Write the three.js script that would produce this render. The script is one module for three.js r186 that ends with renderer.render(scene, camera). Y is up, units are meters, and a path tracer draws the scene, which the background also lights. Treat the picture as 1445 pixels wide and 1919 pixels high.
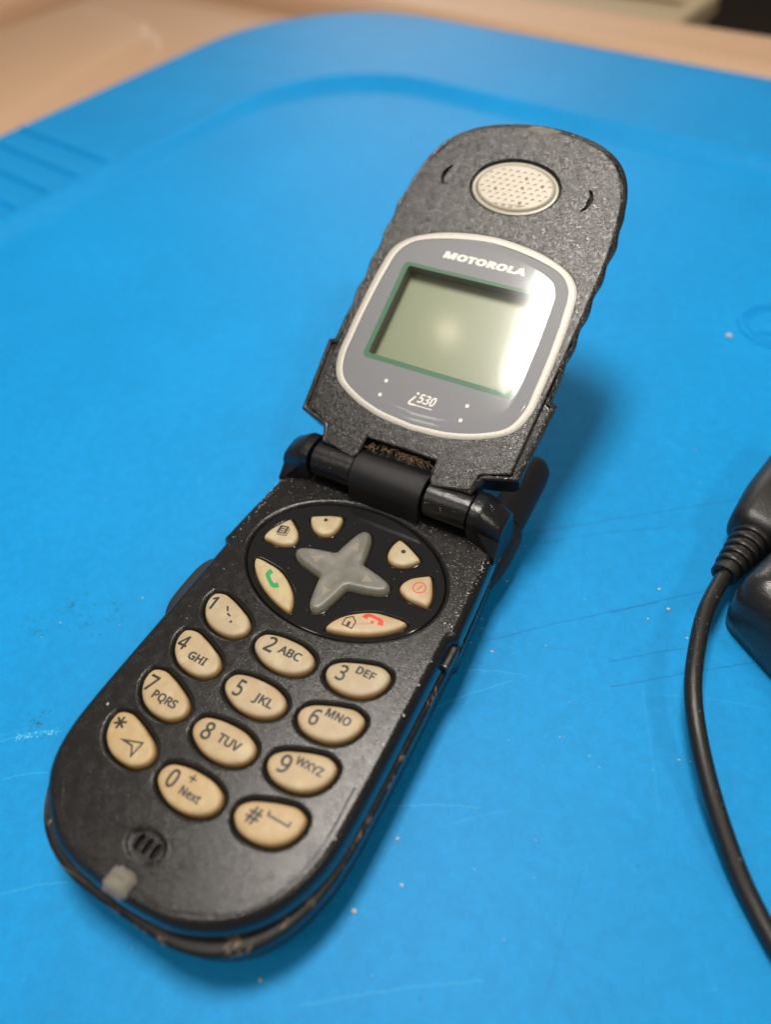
import * as THREE from 'three';
import { mergeGeometries, mergeVertices, toCreasedNormals } from 'three/addons/utils/BufferGeometryUtils.js';
import { RoundedBoxGeometry } from 'three/addons/geometries/RoundedBoxGeometry.js';
import { RectAreaLightUniformsLib } from 'three/addons/lights/RectAreaLightUniformsLib.js';

// ───────── camera, background, lamps, exposure
const scene = new THREE.Scene();
const camera = new THREE.PerspectiveCamera(69.77, 772 / 1024, 0.005, 40);
camera.position.set(0.053689, 0.131256, 0.082753);
camera.up.set(-0.333154, 0.640375, -0.692046);
camera.lookAt(0.053689 - 0.352611, 0.131256 - 0.765337, 0.082753 - 0.538446);
camera.focus = 0.140;
camera.userData.fStop = 7.6;
const renderer = new THREE.WebGLRenderer({ antialias: true });
renderer.toneMapping = THREE.LinearToneMapping;
renderer.toneMappingExposure = 1.06;
renderer.shadowMap.enabled = true;
scene.background = new THREE.Color(0.15, 0.135, 0.12);
RectAreaLightUniformsLib.init();

const mm = 0.001;
function lampPanel(name, label, [x, y, z], w, d, color, intensity, glow) {
  const g = new THREE.Group(); g.name = name; g.position.set(x, y, z);
  g.userData = { label, category: 'lamp' };
  const frame = new THREE.Mesh(new THREE.BoxGeometry(w + 0.04, 0.03, d + 0.04), new THREE.MeshStandardMaterial({ color: 0xd8d8d4, roughness: 0.6 }));
  frame.name = 'lamp_housing'; frame.position.y = 0.024;
  const face = new THREE.Mesh(new THREE.BoxGeometry(w, 0.008, d), new THREE.MeshStandardMaterial({ color: 0xffffff, emissive: color, emissiveIntensity: glow, roughness: 0.7 }));
  face.name = 'lamp_diffuser'; face.position.y = 0.005;
  const l = new THREE.RectAreaLight(color, intensity, w, d);
  l.position.y = -0.002; l.rotation.x = -Math.PI / 2;
  g.add(frame, face, l); scene.add(g);
  return g;
}
lampPanel('work_lamp', 'flat rectangular white lamp head half a metre above the open phone', [-0.049, 0.5, -0.048], 0.102, 0.155, new THREE.Color(1, 0.93, 0.84), 46, 4);
const sideLamp = lampPanel('ceiling_lamp', 'small square ceiling lamp high to the right of the phone', [1.0, 1.35, 0.28], 0.2, 0.2, new THREE.Color(1, 0.92, 0.82), 38, 3);
sideLamp.rotation.z = -0.62;
const backLamp = lampPanel('ceiling_lamp_001', 'long narrow ceiling lamp in front of the phone, to the left', [-0.62, 1.4, 1.0], 0.24, 0.7, new THREE.Color(1, 0.93, 0.84), 3, 2);
backLamp.rotation.set(0.55, 0, 0.4);
const rearLamp = lampPanel('wall_lamp', 'wide bright wall lamp low behind the table to the left', [-1.15, 0.95, -2.3], 1.0, 0.7, new THREE.Color(1, 0.93, 0.84), 3.2, 2);
rearLamp.quaternion.setFromUnitVectors(new THREE.Vector3(0, -1, 0), new THREE.Vector3(1.15, -0.95, 2.3).normalize());
{ // a small round lamp whose blurred reflection stands in the display
  const b = new THREE.Group(); b.name = 'globe_lamp'; b.position.set(-0.545, 1.5, 0.045); b.userData = { label: 'small round warm globe lamp hanging left of the ceiling panel', category: 'lamp' };
  const globe = new THREE.Mesh(new THREE.SphereGeometry(0.02, 32, 20), new THREE.MeshStandardMaterial({ color: 0xffffff, emissive: new THREE.Color(1, 0.86, 0.62), emissiveIntensity: 12 })); globe.name = 'lamp_globe';
  const cap = new THREE.Mesh(new THREE.CylinderGeometry(0.012, 0.016, 0.04, 20), new THREE.MeshStandardMaterial({ color: 0x8a8a86, metalness: 0.8, roughness: 0.4 })); cap.name = 'lamp_holder'; cap.position.y = 0.05;
  const p = new THREE.PointLight(new THREE.Color(1, 0.86, 0.62), 0.015); b.add(globe, cap, p); scene.add(b);
}

// ───────── helpers: all shapes below are in millimetres
let seed = 20240611;
const rnd = () => { seed |= 0; seed = seed + 0x6D2B79F5 | 0; let t = Math.imul(seed ^ seed >>> 15, 1 | seed); t = t + Math.imul(t ^ t >>> 7, 61 | t) ^ t; return ((t ^ t >>> 14) >>> 0) / 4294967296; };
const rr = (a, b) => a + (b - a) * rnd();
const H = 16, TH = 0.46987, LZ = 6.4664, CT = Math.cos(TH), ST = Math.sin(TH);
// phone frame: x across, y along the phone towards the hinge, z up from the keypad face; the table is z = -16
const MP = new THREE.Matrix4().set(mm, 0, 0, 0, 0, 0, mm, H * mm, 0, -mm, 0, 0, 0, 0, 0, 1);
// lid frame: u across, v along the lid from the hinge axis, w up from the lid face
const ML = MP.clone().multiply(new THREE.Matrix4().set(1, 0, 0, 0, 0, CT, -ST, 1.4 * CT, 0, ST, CT, LZ + 1.4 * ST, 0, 0, 0, 1));
function add(name, geo, mat, parent, M = MP) {
  geo.applyMatrix4(M);
  const m = new THREE.Mesh(geo, mat); m.name = name; m.castShadow = m.receiveShadow = true;
  parent.add(m); return m;
}
function thing(name, label, category) {
  const g = new THREE.Group(); g.name = name; g.userData = { label, category }; scene.add(g); return g;
}
const V2 = (p) => new THREE.Vector2(p[0], p[1]);
function spl(pts, n, closed = false) {
  const c = new THREE.CatmullRomCurve3(pts.map((p) => new THREE.Vector3(p[0], p[1], 0)), closed, 'centripetal');
  const out = c.getPoints(n).map((v) => [v.x, v.y]);
  if (closed) out.pop();
  return out;
}
function ccw(o) { return THREE.ShapeUtils.area(o.map(V2)) < 0 ? o.slice().reverse() : o; }
function dedupe(o) { return o.filter((p, i) => { const q = o[(i + 1) % o.length]; return Math.hypot(p[0] - q[0], p[1] - q[1]) > 1e-3; }); }
function mirror(right) { return ccw(dedupe(right.concat(right.slice().reverse().map((p) => [-p[0], p[1]])))); }
function dense(o, step) {
  const out = [];
  o.forEach((p, i) => { const q = o[(i + 1) % o.length], n = Math.max(1, Math.ceil(Math.hypot(q[0] - p[0], q[1] - p[1]) / step)); for (let k = 0; k < n; k++) out.push([p[0] + (q[0] - p[0]) * k / n, p[1] + (q[1] - p[1]) * k / n]); });
  return out;
}
function offset(o, d) {
  const n = o.length;
  return o.map((p, i) => {
    const a = o[(i + n - 1) % n], b = o[(i + 1) % n];
    let x1 = p[1] - a[1], y1 = a[0] - p[0], x2 = b[1] - p[1], y2 = p[0] - b[0];
    const l1 = Math.hypot(x1, y1) || 1, l2 = Math.hypot(x2, y2) || 1; x1 /= l1; y1 /= l1; x2 /= l2; y2 /= l2;
    let nx = x1 + x2, ny = y1 + y2; const l = Math.hypot(nx, ny) || 1; nx /= l; ny /= l;
    const k = 1 / Math.max(0.55, nx * x1 + ny * y1);
    return [p[0] + nx * d * k, p[1] + ny * d * k];
  });
}
const ellipse = (cx, cy, rx, ry, n = 96) => Array.from({ length: n }, (_, i) => { const t = i / n * 2 * Math.PI; return [cx + rx * Math.cos(t), cy + ry * Math.sin(t)]; });
// rings: [outline points, z]; joins them in order, caps the ends on request. uv in mm / tile
function loftRings(rings, { capA = false, capB = false, tile = 14, crease = 0.7, closed = true } = {}) {
  const n = rings[0].length, pos = [], uv = [], idx = [], cols = n + (closed ? 1 : 0);
  const P = rings.map((r) => r.map((p) => new THREE.Vector3(p[0], p[1], p[2])));
  let h = 0;
  P.forEach((r, j) => {
    if (j) { let s = 0; for (let i = 0; i < n; i++) s += r[i].distanceTo(P[j - 1][i]); h += s / n; }
    let a = 0;
    for (let i = 0; i < cols; i++) {
      const v = r[i % n]; if (i) a += r[i % n].distanceTo(r[i - 1]);
      pos.push(v.x, v.y, v.z); uv.push(a / tile, h / tile);
    }
  });
  for (let j = 0; j + 1 < P.length; j++) for (let i = 0; i + 1 < cols; i++) {
    const a = j * cols + i, b = a + 1, c = a + cols, d = c + 1; idx.push(a, c, b, b, c, d);
  }
  const g = new THREE.BufferGeometry();
  g.setAttribute('position', new THREE.Float32BufferAttribute(pos, 3)); g.setAttribute('uv', new THREE.Float32BufferAttribute(uv, 2)); g.setIndex(idx);
  const parts = [g.toNonIndexed()];
  const cap = (r, flip) => {
    const tri = THREE.ShapeUtils.triangulateShape(r.map((p) => new THREE.Vector2(p.x, p.y)), []), cp = [], cu = [];
    tri.forEach((t) => (flip ? [t[0], t[2], t[1]] : t).forEach((i) => { cp.push(r[i].x, r[i].y, r[i].z); cu.push(r[i].x / tile, r[i].y / tile); }));
    const c = new THREE.BufferGeometry(); c.setAttribute('position', new THREE.Float32BufferAttribute(cp, 3)); c.setAttribute('uv', new THREE.Float32BufferAttribute(cu, 2)); parts.push(c);
  };
  if (capA) cap(P[0], false); if (capB) cap(P[P.length - 1], true);
  parts.forEach((p) => p.computeVertexNormals());
  const m = parts.length > 1 ? mergeGeometries(parts) : parts[0];
  return crease > 0 ? toCreasedNormals(m, crease) : m;
}
const loft = (o, prof, opt) => loftRings(prof.map(([d, z]) => (d ? offset(o, d) : o).map((p) => [p[0], p[1], z])), opt);
function plate(outer, holes, z, tile = 14) {
  const s = new THREE.Shape(outer.map(V2)); holes.forEach((h) => s.holes.push(new THREE.Path(h.map(V2))));
  const g = new THREE.ShapeGeometry(s); g.translate(0, 0, z);
  const p = g.attributes.position, uv = g.attributes.uv;
  for (let i = 0; i < p.count; i++) uv.setXY(i, p.getX(i) / tile, p.getY(i) / tile);
  return g.toNonIndexed();
}
function planarUV(g, fx, fy) { const p = g.attributes.position, uv = g.attributes.uv; for (let i = 0; i < p.count; i++) uv.setXY(i, fx(p.getX(i), p.getY(i)), fy(p.getX(i), p.getY(i))); return g; }
const strip = (g) => { const n = g.index ? g.toNonIndexed() : g; for (const k of Object.keys(n.attributes)) if (!['position', 'normal', 'uv'].includes(k)) n.deleteAttribute(k); return n; };
const merge = (l) => mergeGeometries(l.map(strip));
function xAxisCyl(r, x0, x1, y, z, seg = 48, bev = 0.25) {
  const pts = [[0, x0], [r - bev, x0], [r, x0 + bev], [r, x1 - bev], [r - bev, x1], [0, x1]].map(V2);
  const g = new THREE.LatheGeometry(pts, seg); g.rotateZ(-Math.PI / 2); g.translate(0, y, z); return toCreasedNormals(g, 0.6);
}

// ───────── textures
function tex(w, h, f, srgb = false) {
  const d = new Uint8Array(w * h * 4);
  for (let y = 0; y < h; y++) for (let x = 0; x < w; x++) { const c = f(x, y), k = (y * w + x) * 4; for (let i = 0; i < 3; i++) d[k + i] = Math.max(0, Math.min(255, (c.length ? c[i] : c) * 255)); d[k + 3] = 255; }
  const t = new THREE.DataTexture(d, w, h); t.wrapS = t.wrapT = THREE.RepeatWrapping; t.magFilter = THREE.LinearFilter; t.minFilter = THREE.LinearMipmapLinearFilter; t.generateMipmaps = true;
  if (srgb) t.colorSpace = THREE.SRGBColorSpace; t.needsUpdate = true; return t;
}
function lattice(n) { return Float32Array.from({ length: n * n }, rnd); }
function vnoise(n) { // periodic value noise on an n x n lattice, argument in 0..1
  const L = lattice(n);
  return (x, y) => { x = (x % 1 + 1) % 1 * n; y = (y % 1 + 1) % 1 * n; const i = Math.floor(x), j = Math.floor(y); let u = x - i, v = y - j; u = u * u * (3 - 2 * u); v = v * v * (3 - 2 * v); const a = (p, q) => L[(q % n) * n + p % n]; return (a(i, j) * (1 - u) + a(i + 1, j) * u) * (1 - v) + (a(i, j + 1) * (1 - u) + a(i + 1, j + 1) * u) * v; };
}
const n4 = vnoise(4), n9 = vnoise(9), n24 = vnoise(24), n60 = vnoise(60), n120 = vnoise(120), n250 = vnoise(250);
function leather(cells) { // pebbles parted by creases
  const L = lattice(cells), L2 = lattice(cells);
  return (x, y) => {
    const px = x * cells, py = y * cells, ci = Math.floor(px), cj = Math.floor(py); let f1 = 9, f2 = 9;
    for (let b = -1; b <= 1; b++) for (let a = -1; a <= 1; a++) { const i = (ci + a + cells) % cells, j = (cj + b + cells) % cells, dx = ci + a + 0.1 + 0.8 * L[j * cells + i] - px, dy = cj + b + 0.1 + 0.8 * L2[j * cells + i] - py, q = Math.hypot(dx, dy); if (q < f1) { f2 = f1; f1 = q; } else if (q < f2) f2 = q; }
    return Math.min(1, (f2 - f1) * 1.6);
  };
}
const leatherA = leather(26);
const grainTex = tex(512, 512, (x, y) => { const u = x / 512, v = y / 512; return 0.62 * leatherA(u + 0.02 * n24(u, v), v + 0.02 * n24(v, u)) + 0.26 * n60(u, v) + 0.12 * n9(u, v); });
const softTex = tex(512, 512, (x, y) => { const u = x / 512, v = y / 512; return 0.5 * n60(u, v) + 0.2 * n120(u, v) + 0.3 * n24(u, v); });
const faceTex = grainTex.clone(); faceTex.repeat.set(1.7, 1.7); faceTex.needsUpdate = true;
const roughTex = tex(256, 256, (x, y) => { const u = x / 256, v = y / 256, a = 0.78 + 0.3 * (n9(u, v) - 0.5) + 0.25 * (n60(u, v) - 0.5); return [a, a, a]; });
const wearTex = tex(512, 256, (x, y) => { // u along the rim, v across: scuffed grey-brown patches on black
  const u = x / 512, v = y / 256, a = n24(u, v * 0.5) * 0.55 + n60(u, v) * 0.3 + n120(u, v) * 0.25;
  const k = Math.max(0, Math.min(1, (a - 0.66) * 14)), g = 0.75 + 0.4 * n250(u, v);
  return [0.055 + k * 0.42 * g, 0.052 + k * 0.35 * g, 0.05 + k * 0.27 * g];
}, true);
const silverTex = tex(256, 256, (x, y) => { const u = x / 256, v = y / 256, a = 0.86 + 0.2 * (n250(u, v) - 0.5) + 0.16 * (n120(u, v) - 0.5); return [a, a * 0.985, a * 0.955]; }, true);
function canvas(w, h) { const c = document.createElement('canvas'); c.width = w; c.height = h; return [c, c.getContext('2d')]; }
function cTex(c) { const t = new THREE.CanvasTexture(c); t.colorSpace = THREE.SRGBColorSpace; t.anisotropy = 8; t.magFilter = THREE.LinearFilter; t.minFilter = THREE.LinearMipmapLinearFilter; return t; }

// ───────── materials
const std = (o) => new THREE.MeshStandardMaterial(o), phy = (o) => new THREE.MeshPhysicalMaterial(o);
const lin = (r, g, b) => new THREE.Color().setRGB(r, g, b);
const M = {
  lidPlastic: std({ color: lin(0.014, 0.0128, 0.0115), roughness: 0.34, bumpMap: grainTex, bumpScale: 0.000042, roughnessMap: roughTex }),
  facePlastic: phy({ color: lin(0.011, 0.0105, 0.0105), specularIntensity: 0.8, roughness: 0.33, bumpMap: faceTex, bumpScale: 0.000018, roughnessMap: roughTex }),
  shell: std({ color: lin(0.016, 0.0155, 0.016), roughness: 0.34, roughnessMap: roughTex }),
  rim: std({ map: wearTex, roughness: 0.5, bumpMap: softTex, bumpScale: 0.00006 }),
  sideGloss: phy({ color: lin(0.01, 0.01, 0.011), roughness: 0.16, clearcoat: 0.5, clearcoatRoughness: 0.1 }),
  rubber: std({ color: lin(0.02, 0.02, 0.02), roughness: 0.7, bumpMap: softTex, bumpScale: 0.00003 }),
  hinge: std({ color: lin(0.008, 0.008, 0.0085), roughness: 0.3, bumpMap: softTex, bumpScale: 0.00004 }),
  dark: std({ color: lin(0.006, 0.006, 0.006), roughness: 0.8 }),
  gloss: phy({ color: lin(0.008, 0.008, 0.009), roughness: 0.12, clearcoat: 0.6, clearcoatRoughness: 0.06 }),
  amber: std({ color: lin(0.5, 0.29, 0.1), roughness: 0.4 }),
  greyKeySide: std({ color: lin(0.3, 0.29, 0.22), roughness: 0.35 }),
  silver: std({ map: silverTex, color: lin(0.7, 0.69, 0.67), roughness: 0.5, metalness: 0.2 }),
  lens: phy({ color: 0xffffff, transmission: 1, thickness: 0, roughness: 0.11, ior: 1.49 }),
  lcd: std({ color: lin(0.215, 0.25, 0.155), roughness: 0.35 }),
  lcdFrame: std({ color: lin(0.18, 0.175, 0.135), roughness: 0.6 }),
  cream: std({ color: lin(0.5, 0.45, 0.365), roughness: 0.4 }),
  creamDark: std({ color: lin(0.27, 0.2, 0.11), roughness: 0.7 }),
  clearEdge: phy({ color: lin(0.7, 0.66, 0.55), transmission: 0.5, thickness: 0, roughness: 0.3 }),
  dust: std({ color: lin(0.55, 0.53, 0.48), roughness: 0.9 }),
  lint: std({ color: lin(0.22, 0.15, 0.08), roughness: 0.9 }),
  latchGrey: std({ color: lin(0.24, 0.22, 0.18), roughness: 0.7, bumpMap: grainTex, bumpScale: 0.0001 }),
  cord: std({ color: lin(0.012, 0.0115, 0.011), roughness: 0.42, bumpMap: softTex, bumpScale: 0.00004 }),
  adapter: std({ color: lin(0.022, 0.0215, 0.022), roughness: 0.38, bumpMap: softTex, bumpScale: 0.00004, roughnessMap: roughTex }),
  tan: std({ color: lin(0.58, 0.37, 0.23), roughness: 0.55, bumpMap: softTex, bumpScale: 0.00012 }),
  pale: std({ color: lin(0.56, 0.44, 0.27), roughness: 0.6 }),
  floor: std({ color: lin(0.035, 0.022, 0.012), roughness: 0.9 }),
};

// ───────── the blue tote lid that everything lies on
const e1 = [0.988, -0.156], e2 = [0.156, 0.988];
const AB = (a, b) => [a * e1[0] + b * e2[0], a * e1[1] + b * e2[1]];
function rrect(a0, a1, b0, b1, r, n = 24) {
  const out = [], c = [[a1 - r, b1 - r, 0], [a0 + r, b1 - r, 90], [a0 + r, b0 + r, 180], [a1 - r, b0 + r, 270]];
  c.forEach(([x, y, d]) => { for (let i = 0; i <= n; i++) { const t = (d + 90 * i / n) * Math.PI / 180; out.push(AB(x + r * Math.cos(t), y + r * Math.sin(t))); } });
  return out;
}
{
  const [c, g] = canvas(2048, 2048);
  const im = g.createImageData(2048, 2048);
  for (let y = 0; y < 2048; y++) for (let x = 0; x < 2048; x++) {
    const u = x / 2048, v = y / 2048, a = 1 + 0.03 * (n9(u, v) - 0.5) + 0.025 * (n24(u, v) - 0.5) + 0.045 * (n250(u, v) - 0.5) + 0.05 * (n250(u * 4, v * 4) - 0.5), k = (y * 2048 + x) * 4;
    im.data[k] = 4 * a + 5 * n9(v, u); im.data[k + 1] = 143 * a; im.data[k + 2] = 211 * a; im.data[k + 3] = 255;
  }
  g.putImageData(im, 0, 0);
  const S = 2048 / 360, X = (x) => (x + 200) * S, Y = (y) => 2048 - (y + 130) * S;
  const line = (p, col, w, wob = 0.5) => { g.strokeStyle = col; g.lineWidth = w; g.beginPath(); const [[x0, y0], [x1, y1]] = p; for (let i = 0; i <= 24; i++) { const t = i / 24; g.lineTo(X(x0 + (x1 - x0) * t + rr(-wob, wob) * 0.25), Y(y0 + (y1 - y0) * t + rr(-wob, wob) * 0.25 + Math.sin(t * 3) * wob)); } g.stroke(); };
  const dk = 'rgba(6,80,140,0.32)', lt = 'rgba(150,200,235,0.34)';
  [[[48, 6], [64, 20]], [[51, -5], [64, 5]], [[53, -10], [78, 9]], [[27, -12], [56, 13]], [[29, 17], [52, 33]], [[19, 13], [70, 52]]].forEach((p) => line(p, dk, 1.6));
  [[[-25, -92], [-16, -85]], [[-46, -73], [-39, -67]], [[24, -30], [36, -17]], [[27, -19], [38, -15]], [[26, -49], [40, -42]], [[-40, -78], [-33, -73]], [[28, -81], [51, -65]]].forEach((p) => line(p, lt, 1.2));
  for (let i = 0; i < 130; i++) { const x = rr(-190, 150), y = rr(-125, 225), t = rr(0.2, 1.1) + (rnd() < 0.2 ? 1.4 : 0), l = rr(3, 26); line([[x, y], [x + l * Math.cos(t), y + l * Math.sin(t)]], rnd() < 0.5 ? 'rgba(8,85,150,0.22)' : 'rgba(140,190,230,0.2)', rr(0.6, 1.4)); }
  for (let i = 0; i < 500; i++) { g.fillStyle = rnd() < 0.6 ? `rgba(170,205,230,${rr(0.15, 0.6)})` : `rgba(20,50,70,${rr(0.15, 0.5)})`; const q = rr(0.5, 1.5); g.beginPath(); g.ellipse(X(rr(-190, 150)), Y(rr(-125, 225)), q, q * rr(0.5, 1), rr(0, 3), 0, 7); g.fill(); }
  for (let i = 0; i < 260; i++) { const p = [[-59, -52], [-56, -43], [-46, -40], [-50, -46], [-42, -67]][i % 5]; g.fillStyle = `rgba(35,55,60,${rr(0.06, 0.3)})`; g.beginPath(); g.ellipse(X(p[0] + rr(-6, 6) * rnd()), Y(p[1] + rr(-5, 5) * rnd()), rr(0.6, 2.6), rr(0.5, 1.2), rr(-0.6, 0.2), 0, 7); g.fill(); }
  for (let i = 0; i < 60; i++) { g.fillStyle = `rgba(205,225,240,${rr(0.2, 0.6)})`; const t = rnd(); g.beginPath(); g.ellipse(X(-44 + 7 * t + rr(-0.6, 0.6)), Y(-71 + 5 * t + rr(-0.6, 0.6)), rr(0.5, 1.6), rr(0.5, 1), 0, 0, 7); g.fill(); }
  const map = cTex(c); map.wrapS = map.wrapT = THREE.MirroredRepeatWrapping;
  const blueBump = tex(512, 512, (x, y) => { const u = x / 512, v = y / 512; return 0.5 * n24(u, v) + 0.25 * n60(u, v) + 0.25 * n120(u, v); });
  blueBump.repeat.set(5, 5);
  M.blue = phy({ map, roughness: 0.55, specularIntensity: 0.5, bumpMap: blueBump, bumpScale: 0.00005 });
  const blueUV = (gg) => planarUV(gg, (x) => (x + 200) / 360, (x, y) => (y + 130) / 360);
  const lid = thing('tote_lid', 'large blue plastic storage tote lid lying flat under the phone', 'tote lid');
  const ring = (i, z, r) => rrect(-284 + i, 330 - i, -260 + i, 293 - i, r).map((p) => [p[0], p[1], z - 16]);
  const prof = [[0, -13, 84], [0, -2, 84], [0.7, -0.7, 84], [2, 0, 83], [8, 0.3, 80], [66, 0.6, 66], [70, 1.0, 65], [74, 3.2, 64], [77, 4.2, 63], [80, 3.8, 62], [83, 2.1, 61], [86, 0.6, 60], [89, 0, 59]];
  add('lid_panel', blueUV(loftRings(prof.map(([i, z, r]) => ring(i, z, r)), { capB: true, crease: 0.9 })), M.blue, lid);
  // raised ribs across the left rim
  for (let i = 0; i < 7; i++) {
    const b = 92 - i * 14.6, o = []; // a slim ramped bar
    [[-279, 1.0], [-209, 2.3]].forEach(([a, w]) => o.push([a, w]));
    const outline = ccw([AB(-279, b - 1), AB(-209, b - 2.2), AB(-207.5, b), AB(-209, b + 2.2), AB(-279, b + 1)]);
    add('rib', blueUV(loft(dense(outline, 4), [[0.6, -15.8], [0.4, -14.9], [-0.2, -14.4], [-0.8, -14.25]], { capB: true })), M.blue, lid);
  }
  // moulded round mark at the right edge
  for (const [r, w, h] of [[10.2, 1.3, 0.55], [8.0, 0.6, 0.35]]) {
    const rs = [[r - w, 0], [r - w * 0.7, h], [r + w * 0.2, h], [r + w * 0.5, 0]].map(([q, z]) => ellipse(60, 117, q, q, 64).map((p) => [p[0], p[1], z - 16.01]));
    add('embossed_ring', blueUV(loftRings(rs)), M.blue, lid);
  }
  add('embossed_arrow', blueUV(loft(dense(ccw([[56, 112], [62, 112.5], [59, 118]]), 1), [[0.3, -16.01], [0, -15.5], [-0.5, -15.4]], { capB: true })), M.blue, lid);
}

// ───────── background: tan table with moulded panel and raised rails, a pale box, dark floor
function struct(name, geo, mat, Mx = MP) { const m = add(name, geo, mat, scene, Mx); m.userData.kind = 'structure'; return m; }
{
  const T = thing('folding_table', 'tan moulded plastic table under and behind the blue lid, with a raised edge rail', 'table');
  const top = [[-466, 297], [500, 297], [500, -420], [-466, -420]].map(([a, b]) => AB(a, b));
  add('tabletop', loft(ccw(top), [[0, -60], [0, -31.5], [-1.5, -30]], { capB: true, tile: 60 }), M.tan, T);
  const panel = [[-410, -60], [-410, 150], [-436, 218], [-428, 236], [-360, 229], [-342, 214], [-318, 100], [-318, -60]].map(([a, b]) => AB(a, b));
  add('moulded_panel', loft(dense(ccw(panel), 8), [[7, -30.05], [5, -29.4], [0.5, -22.8], [-2, -22]], { capB: true, tile: 60 }), M.tan, T);
  const railA = [[-620, 300], [500, 300], [500, 346], [-620, 346]].map(([a, b]) => AB(a, b));
  add('edge_rail', loft(dense(ccw(railA), 30), [[0, -60], [0, -23], [-1.2, -19.5], [-4.5, -17.2], [-9, -16.6], [-16, -17.4], [-21, -18]], { capB: true, tile: 60, crease: 1 }), M.tan, T);
  const railB = [[-520, 299.5], [-520, -420], [-470, -420], [-470, 299.5]].map(([a, b]) => AB(a, b));
  add('edge_rail_001', loft(dense(ccw(railB), 30), [[0, -60], [0, -23], [-1.2, -19.5], [-4.5, -17.2], [-9, -16.6]], { capB: true, tile: 60, crease: 1 }), M.tan, T);
  const box = thing('storage_box', 'pale beige plastic box standing beyond the table edge', 'box');
  const bo = [[-330, 372], [-126, 372], [-126, 520], [-330, 520]].map(([a, b]) => AB(a, b));
  add('box_body', loft(dense(ccw(bo), 20), [[0, -300], [0, -62], [-2, -60]], { capB: true, tile: 60 }), M.pale, box);
  add('box_rim', loftRings([[3, -66], [3, -56], [1, -54], [-9, -54], [-11, -58]].map(([d, z]) => offset(dense(ccw(bo), 20), d).map((p) => [p[0], p[1], z]))), M.pale, box);
  struct('floor', new THREE.PlaneGeometry(30000, 30000).translate(0, 0, -760), M.floor);
}

// ───────── the flip phone
const phone = thing('flip_phone', 'black clamshell mobile phone lying open on the blue lid', 'mobile phone');

// legends, drawn in mm on one atlas
const CELL = 400, CW = 14, [ac, ag] = canvas(2000, 1600);
let cellNo = 0;
function keyCell(cx, cy, tone, draw) {
  const k = cellNo++, ox = (k % 5) * CELL, oy = Math.floor(k / 5) * CELL, s = CELL / CW;
  ag.save(); ag.beginPath(); ag.rect(ox, oy, CELL, CELL); ag.clip();
  ag.fillStyle = tone; ag.fillRect(ox, oy, CELL, CELL);
  for (let i = 0; i < 260; i++) { ag.fillStyle = rnd() < 0.5 ? 'rgba(255,240,205,0.03)' : 'rgba(165,110,45,0.025)'; ag.beginPath(); ag.arc(ox + rnd() * CELL, oy + rnd() * CELL, rr(4, 40), 0, 7); ag.fill(); }
  for (let i = 0; i < 14; i++) { ag.fillStyle = 'rgba(90,60,30,0.25)'; ag.beginPath(); ag.arc(ox + rnd() * CELL, oy + rnd() * CELL, rr(0.6, 1.6), 0, 7); ag.fill(); }
  ag.translate(ox + CELL / 2, oy + CELL / 2); ag.scale(s, s); ag.translate(-cx, cy); // x as is; canvas y = -phone y
  ag.fillStyle = ag.strokeStyle = '#17110d'; draw(ag); ag.restore();
  return [(x) => (ox + CELL / 2 + (x - cx) * s) / 2000, (x, y) => 1 - (oy + CELL / 2 - (y - cy) * s) / 1600];
}
function label(g, s, x0, x1, yb, h, weight = '') { // text from x0 to x1 on baseline yb, capital height h
  g.save(); g.font = `${weight} 100px sans-serif`; const w = g.measureText(s).width;
  g.translate(x0, -yb); g.scale((x1 - x0) / w, h / 71); g.fillText(s, 0, 0); g.lineWidth = h > 2 ? 4 : 8; g.lineJoin = 'round'; g.strokeText(s, 0, 0); g.restore();
}
const path = (g, pts, close) => { g.beginPath(); pts.forEach(([x, y], i) => g[i ? 'lineTo' : 'moveTo'](x, -y)); if (close) g.closePath(); };
const cKey = [[-5.65, -1.05], [-6.1, 0.6], [-5.3, 2.1], [-3, 2.95], [0, 3.25], [3, 3.05], [5.4, 2.0], [6.15, 0.5], [5.5, -1.2], [3.5, -2.6], [0.7, -3.2], [-2.5, -2.85]];
const rKey = [[8.7, 0.3], [8.6, 1.9], [9.9, 3.4], [12.2, 4.5], [14.7, 5.4], [17.2, 5.9], [19.2, 5.1], [19.5, 3.2], [18.5, 0.9], [16.4, -0.8], [13.4, -1.55], [10.5, -1.2]];
const flip = (pts) => pts.map((p) => [-p[0], p[1]]);
const up = (pts, dy) => pts.map((p) => [p[0], p[1] + dy]);
const ROW = (i) => -38.7 - 9 * i;
const warm = ['#a7967a', '#a99577', '#ab9573', '#ae956e'];
const keys = [];
function numKey(col, row, draw) {
  const base = col === 0 ? cKey : col > 0 ? rKey : flip(rKey), o = ccw(spl(up(base, ROW(row)), 72, true));
  const cx = col * 14, cy = ROW(row) + (col ? 2 : 0);
  keys.push({ o, uv: keyCell(cx, cy, warm[row], draw), name: 'number_key', dish: true });
}
const R = ROW;
numKey(-1, 0, (g) => { label(g, '1', -18.9, -16.8, -36.9, 2.7); g.lineWidth = 0.34; path(g, [[-15, -35.0], [-14.3, -35.9]]); g.stroke(); path(g, [[-14.1, -36.3], [-13.2, -36.6]]); g.stroke(); g.beginPath(); g.arc(-12.4, 37.5, 0.26, 0, 7); g.fill(); });
numKey(0, 0, (g) => { label(g, '2', -4.0, -1.9, -39.5, 2.9); label(g, 'ABC', -1.0, 3.4, -38.75, 1.5); });
numKey(1, 0, (g) => { label(g, '3', 10.6, 12.4, -38.5, 2.9); label(g, 'DEF', 13.3, 17.0, -35.95, 1.35); });
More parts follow.
